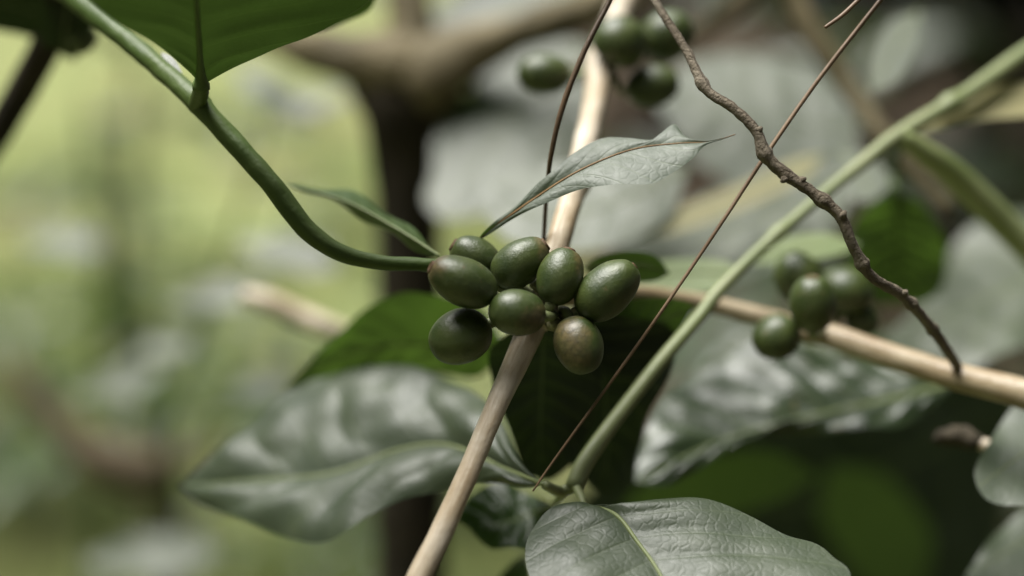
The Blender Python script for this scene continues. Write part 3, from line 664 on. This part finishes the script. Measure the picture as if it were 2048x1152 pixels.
# ------------------------------------------------------------------ pale green shoot with the end leaves
def pale_shoot():
    r = root("coffee_branch", P(2100, 70, .372), "pale green shoot sloping from the upper right down to its end leaves", "branch", "coffee branches")
    tube("stem", [(2260, -40, .395, 0.00246), (2120, 60, .384, 0.00230), (2030, 120, .378, 0.00230), (1930, 190, .370, 0.00213), (1800, 268, .362, 0.00205), (1720, 330, .357, 0.00172), (1640, 395, .352, 0.00148), (1530, 490, .345, 0.00139), (1440, 580, .338, 0.00156), (1400, 632, .335, 0.00164), (1320, 725, .328, 0.00164), (1230, 840, .321, 0.00172), (1170, 925, .316, 0.00205), (1148, 975, .3135, 0.00205)], M["stem_pale"], r, n=150, seg=18, lump=.03, lf=140, bumps=[(.335, .0008, .010), (.62, .0006, .012)])
    leaf(r, (.345, 760, 900, -7e-5, -1.1e-4), [(1090, 970, -.006), (1010, 938), (900, 892), (800, 900), (660, 948), (500, 962), (358, 972)],
         [(1042, 925), (1010, 850), (960, 790), (895, 755), (825, 735), (750, 738), (640, 752), (555, 795), (450, 895), (390, 945)],
         [(1040, 975), (940, 962), (850, 985), (760, 1025), (690, 1070), (620, 1082), (555, 1065), (470, 1036), (400, 1008)],
         M["leaf_sheen"], ns=120, nt=26, pucker=.0010, ripple=.0014, bulge=.0022, rib=.0006, veins=5, label="large grey glossy leaf with puckered veins, tip pointing left", petiole=[(1150, 972, .314), (1120, 982, .314)], pet_mat="stem_pale", pet_r=.0013, seed=5)
    leaf(r, (.2975, 1300, 1070, 0, -0.95e-4), [(1168, 1012, .004), (1230, 1030), (1275, 1085), (1320, 1150), (1370, 1260), (1400, 1400)],
         [(1110, 1012), (1075, 1040), (1052, 1090), (1060, 1160), (1130, 1300)], [(1240, 1008), (1330, 999), (1420, 1004), (1500, 1030), (1570, 1065), (1630, 1082), (1665, 1110), (1700, 1165), (1620, 1310)],
         M["leaf_sheen"], ns=120, nt=26, pucker=.0005, ripple=.0010, bulge=.0014, rib=.0006, veins=9, label="sharp grey-green leaf at the bottom with a yellow-green midrib", petiole=[(1150, 970, .3135), (1162, 995, .309)], pet_mat="stem_pale", pet_r=.0010, seed=8)
    leaf(r, (.345, 1000, 1040, 0, -1.2e-4), [(1105, 1010, -.015), (1060, 1030), (990, 1050), (910, 1040)], [(1060, 985), (1000, 970), (940, 990)], [(1080, 1080), (1040, 1110), (960, 1080)], M["leaf"], ns=50, nt=12, pucker=.0022, ripple=.001, label="small dark leaf below the pale shoot's end", petiole=[(1145, 970, .3135), (1122, 992, .318)], pet_mat="stem_pale", pet_r=.0009)
    leaf(r, (.352, 1030, 1130, 0, -1e-4), [(1050, 1110), (1020, 1150), (980, 1230)], [(1060, 1150), (1040, 1210)], [(1020, 1130), (980, 1180)], M["leaf_young"], ns=20, nt=6, label="narrow green leaf at the bottom edge")
    # hanging leaf and side stems at upper right
    leaf(r, (.405, 1790, 500, 0, 7e-5), [(1792, 385), (1795, 450), (1800, 530), (1800, 612)], [(1745, 405), (1705, 460), (1700, 540), (1740, 600)], [(1840, 405), (1885, 470), (1892, 550), (1850, 605)], M["leaf_young"], face=-1, pucker=.0008, ripple=.001, rib=.0007, rib_mat="stem_green", ribside=-1, label="green leaf hanging straight down behind the dry twig", petiole=[(1800, 275, .365), (1790, 330, .40)], pet_mat="stem_green", pet_r=.0016)
    tube("side_stem", [(1800, 268, .362, .0024), (1850, 305, .366, .0032), (1910, 350, .372, .0038), (2000, 440, .38, .0040), (2070, 510, .385, .0040), (2200, 640, .40, .0042)], M["stem_lime"], r, n=40, seg=12, lump=.04, lf=100)
    leaf(r, (.375, 1950, 200, 0, -1.1e-4), [(1800, 268), (1880, 232), (1980, 205), (2150, 185)], [(1850, 225), (1950, 185), (2060, 160)], [(1870, 262), (1970, 240), (2080, 228)], M["leaf_yellow"], label="olive yellow leaf edge beside the pale shoot at the upper right", rib=.0005)
    leaf(r, (.375, 1580, 500, 0, -1.2e-4), [(1480, 528), (1560, 505), (1640, 490), (1720, 488)], [(1520, 492), (1600, 470), (1660, 468)], [(1540, 528), (1620, 518), (1680, 508)], M["leaf_lime"], ns=30, nt=6, label="light green leaf fold above the right cherry cluster")
    leaf(r, (.365, 1380, 555, 0, -1.2e-4), [(1490, 545), (1400, 545), (1300, 552), (1210, 560)], [(1440, 520), (1350, 518), (1270, 530)], [(1430, 580), (1340, 585), (1270, 578)], M["leaf_lime"], ns=30, nt=8, label="light green blurred leaf behind the straw")
    return r
pale_shoot()

# ------------------------------------------------------------------ big pale leaves behind (on a branch of the far tree)
def back_branch():
    r = root("coffee_branch", P(1420, -60, 0.4428), "far blurred branch carrying wide pale leaves behind the cluster", "branch", "coffee branches")
    tube("stem", [(1500, -180, 0.4592, .004), (1620, 60, 0.4510, .0038), (1700, 180, 0.4469, .0035), (1790, 300, 0.4346, .003), (1900, 420, 0.4264, .0025)], M["arm"], r, n=40, seg=10)
    tube("side_stem", [(1560, -60, 0.4526, .004), (1400, 60, 0.4551, .003), (1230, 110, 0.4510, .0025), (1090, 180, 0.4510, .002)], M["arm"], r, n=40, seg=10)
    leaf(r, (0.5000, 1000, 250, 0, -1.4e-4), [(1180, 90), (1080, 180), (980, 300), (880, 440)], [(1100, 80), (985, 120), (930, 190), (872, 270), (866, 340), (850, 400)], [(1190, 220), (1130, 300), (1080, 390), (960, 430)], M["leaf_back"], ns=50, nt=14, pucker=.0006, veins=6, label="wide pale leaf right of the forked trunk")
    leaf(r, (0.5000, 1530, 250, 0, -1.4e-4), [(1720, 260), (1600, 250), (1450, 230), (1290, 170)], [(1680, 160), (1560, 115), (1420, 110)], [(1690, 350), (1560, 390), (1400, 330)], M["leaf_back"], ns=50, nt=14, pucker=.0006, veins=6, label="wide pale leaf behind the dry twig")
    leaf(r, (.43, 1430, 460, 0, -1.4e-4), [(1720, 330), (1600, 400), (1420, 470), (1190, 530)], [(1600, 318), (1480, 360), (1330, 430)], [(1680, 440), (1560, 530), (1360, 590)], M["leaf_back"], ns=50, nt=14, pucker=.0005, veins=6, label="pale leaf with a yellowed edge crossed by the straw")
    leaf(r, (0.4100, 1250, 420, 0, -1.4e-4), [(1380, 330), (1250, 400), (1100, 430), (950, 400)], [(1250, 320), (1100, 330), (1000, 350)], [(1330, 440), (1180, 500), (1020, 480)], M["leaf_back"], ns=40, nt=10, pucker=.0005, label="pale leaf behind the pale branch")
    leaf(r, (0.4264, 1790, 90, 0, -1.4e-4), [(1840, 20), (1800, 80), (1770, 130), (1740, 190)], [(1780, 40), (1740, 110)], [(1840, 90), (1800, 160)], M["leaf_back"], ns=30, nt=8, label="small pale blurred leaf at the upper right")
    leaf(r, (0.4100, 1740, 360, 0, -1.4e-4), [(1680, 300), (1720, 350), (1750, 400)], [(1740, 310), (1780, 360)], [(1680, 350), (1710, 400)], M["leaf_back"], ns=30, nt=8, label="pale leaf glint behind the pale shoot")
    leaf(r, (.415, 1430, 400, 0, -1.2e-4), [(1650, 308), (1530, 372), (1400, 425), (1215, 492)], [(1590, 318), (1480, 368), (1340, 425)], [(1610, 355), (1500, 412), (1360, 462)], M["leaf_yellow"], ns=30, nt=6, rib=.0004, label="narrow yellowed leaf behind the straw")  # narrow strip added as the yellowed margin of the pale leaf
    return r
back_branch()

# ------------------------------------------------------------------ twig and straws
def dry_twig():
    r = root("dry_twig", P(1915, 725, .335), "knobbly dry brown twig zigzagging down from the top to the tan branch", "twig")
    c = [(1285, -60, .315, 0.00077), (1312, 5, .311, 0.00084), (1372, 100, .305, 0.00095), (1412, 178, .301, 0.00106), (1465, 215, .299, 0.00106), (1512, 262, .298, 0.00113), (1532, 312, .298, 0.00127), (1576, 352, .298, 0.00127), (1625, 385, .298, 0.00120), (1680, 432, .298, 0.00120), (1705, 490, .299, 0.00113), (1742, 552, .302, 0.00113), (1805, 592, .308, 0.00113), (1862, 655, .317, 0.00113), (1908, 722, .330, 0.00120), (1916, 738, .334, 0.00113)]
    tube("stem", c, M["twig"], r, n=200, seg=16, lump=.17, lf=800, bumps=[(.235, .0004, .010), (.385, .0005, .009), (.43, .0002, .008), (.50, .0005, .010), (.62, .0005, .009), (.755, .0005, .009), (.84, .0004, .009)])
    for a, b, d in (((1514, 264), (1524, 254), .298), ((1572, 356), (1562, 364), .2975), ((1600, 362), (1612, 356), .298), ((1682, 434), (1692, 422), .2975), ((1806, 590), (1814, 580), .307)):
        tube("knot", [(a[0], a[1], d, .0008), ((a[0] + b[0]) / 2, (a[1] + b[1]) / 2, d - .0006, .0008), (b[0], b[1], d - .0008, .0003)], M["twig"], r, n=10, seg=10, lump=.25, lf=700)
    return r
dry_twig()
def straw(label, ctrl, mat, extra=()):
    r = root("grass_straw", P(*ctrl[0][:3]), label, "straw", "dry straws caught in the branches")
    tube("stalk", ctrl, M[mat], r, n=90, seg=8, lump=.08, lf=300)
    return r
straw("long thin brown straw crossing in front from the bottom to the top right", [(1066, 982, .2985, 0.000200), (1110, 918, .299, 0.000288), (1300, 655, .300, 0.000374), (1440, 450, .3025, 0.000432), (1535, 305, .304, 0.000475), (1640, 155, .305, 0.000490), (1765, -5, .306, 0.000504), (1860, -130, .307, 0.000504)], "straw")
straw("dark curved straw coming down from the top beside the pale branch", [(1245, -60, .306, 0.000560), (1218, 5, .306, 0.000576), (1172, 95, .305, 0.000624), (1128, 205, .305, 0.000640), (1104, 300, .3065, 0.000560), (1094, 380, .3105, 0.000480), (1088, 470, .316, 0.000480), (1086, 540, .320, 0.000400)], "straw_dark")
straw("short broken straw end at the top right edge", [(1650, 55, .302, .0004), (1685, 30, .302, .0005), (1722, -5, .303, .0005), (1800, -80, .305, .0005)], "straw")

# ------------------------------------------------------------------ left background: small sapling with shiny leaves, dead sticks
def left_sapling():
    base = P(330, 900, .68)
    r = root("coffee_sapling", (base.x, base.y, 0), "blurred sapling with shiny pale leaves in the left background", "sapling")
    pts = [(base.x, base.y, -.06, .004), (base.x + .005, base.y, .4, .003), tuple(P(330, 1000, .68)) + (.0020,), tuple(P(390, 700, .67)) + (.0016,), tuple(P(480, 420, .66)) + (.0013,), tuple(P(560, 150, .66)) + (.001,)]
    V, F, U = tube_geo(cr(pts, 50), seg=8); mesh_ob("trunk", V, F, M["stem_green"], r, U)
    for (u, v, D, ang, s) in ((575, 500, .62, 150, .052), (430, 585, .62, 190, .050), (225, 765, .66, 200, .050), (290, 1110, .66, 185, .070), (545, 180, .66, 120, .055), (540, 770, .64, 10, .035), (340, 690, .7, 30, .035), (640, 200, .66, 40, .035), (120, 480, .75, 160, .05)):
        a = math.radians(ang)
        c = P(u, v, D); d = Vector((math.cos(a), .15, math.sin(a) * .45)).normalized()
        place_leaf(r, BUSH_LEAF[3], c - d * s * .5, d, s, random.uniform(-.1, .1), Vector((0, -.75, 1)))
        V, F, U = tube_geo(cr([tuple(c - d * s * .5) + (.0006,), tuple((c - d * s * .5).lerp(P(400, v + 40, .67), .5)) + (.0006,), tuple(P(400 - (v - 650) * .25, v + 60, .67)) + (.0008,)], 12), seg=6)
        mesh_ob("twig", V, F, M["stem_green"], r, U)
    return r
left_sapling()
st = root("fallen_stick", P(490, 600, .45), "pale blurred dead stick ending behind the bright green leaf", "stick")
tube("stem", [(488, 592, .45, .0026), (530, 602, .45, .0036), (600, 632, .45, .0036), (670, 662, .45, .0034), (790, 720, .47, .0034), (815, 735, .515, .0034)], M["bark_tan"], st, n=40, seg=12, lump=.1, lf=80)
st = root("dead_branch", P(330, 1000, .82), "blurred brown dead branch low in the left background", "branch")
q = P(330, 1000, .82)
pts = [tuple(P(20, 720, .8)) + (.004,), tuple(P(100, 830, .8)) + (.008,), tuple(P(190, 915, .8)) + (.012,), tuple(P(290, 950, .8)) + (.014,), tuple(P(330, 1010, .82)) + (.010,), (q.x, q.y, .4, .009), (q.x, q.y, -.05, .012)]
V, F, U = tube_geo(cr(pts, 60), seg=10, lump=.25, lf=40); mesh_ob("stem", V, F, M["dead_wood"], st, U)
V, F, U = tube_geo(cr([tuple(P(285, 945, .8)) + (.010,), tuple(P(350, 925, .8)) + (.007,), tuple(P(440, 890, .81)) + (.004,)], 20), seg=8, lump=.2, lf=40); mesh_ob("side_branch", V, F, M["dead_wood"], st, U)
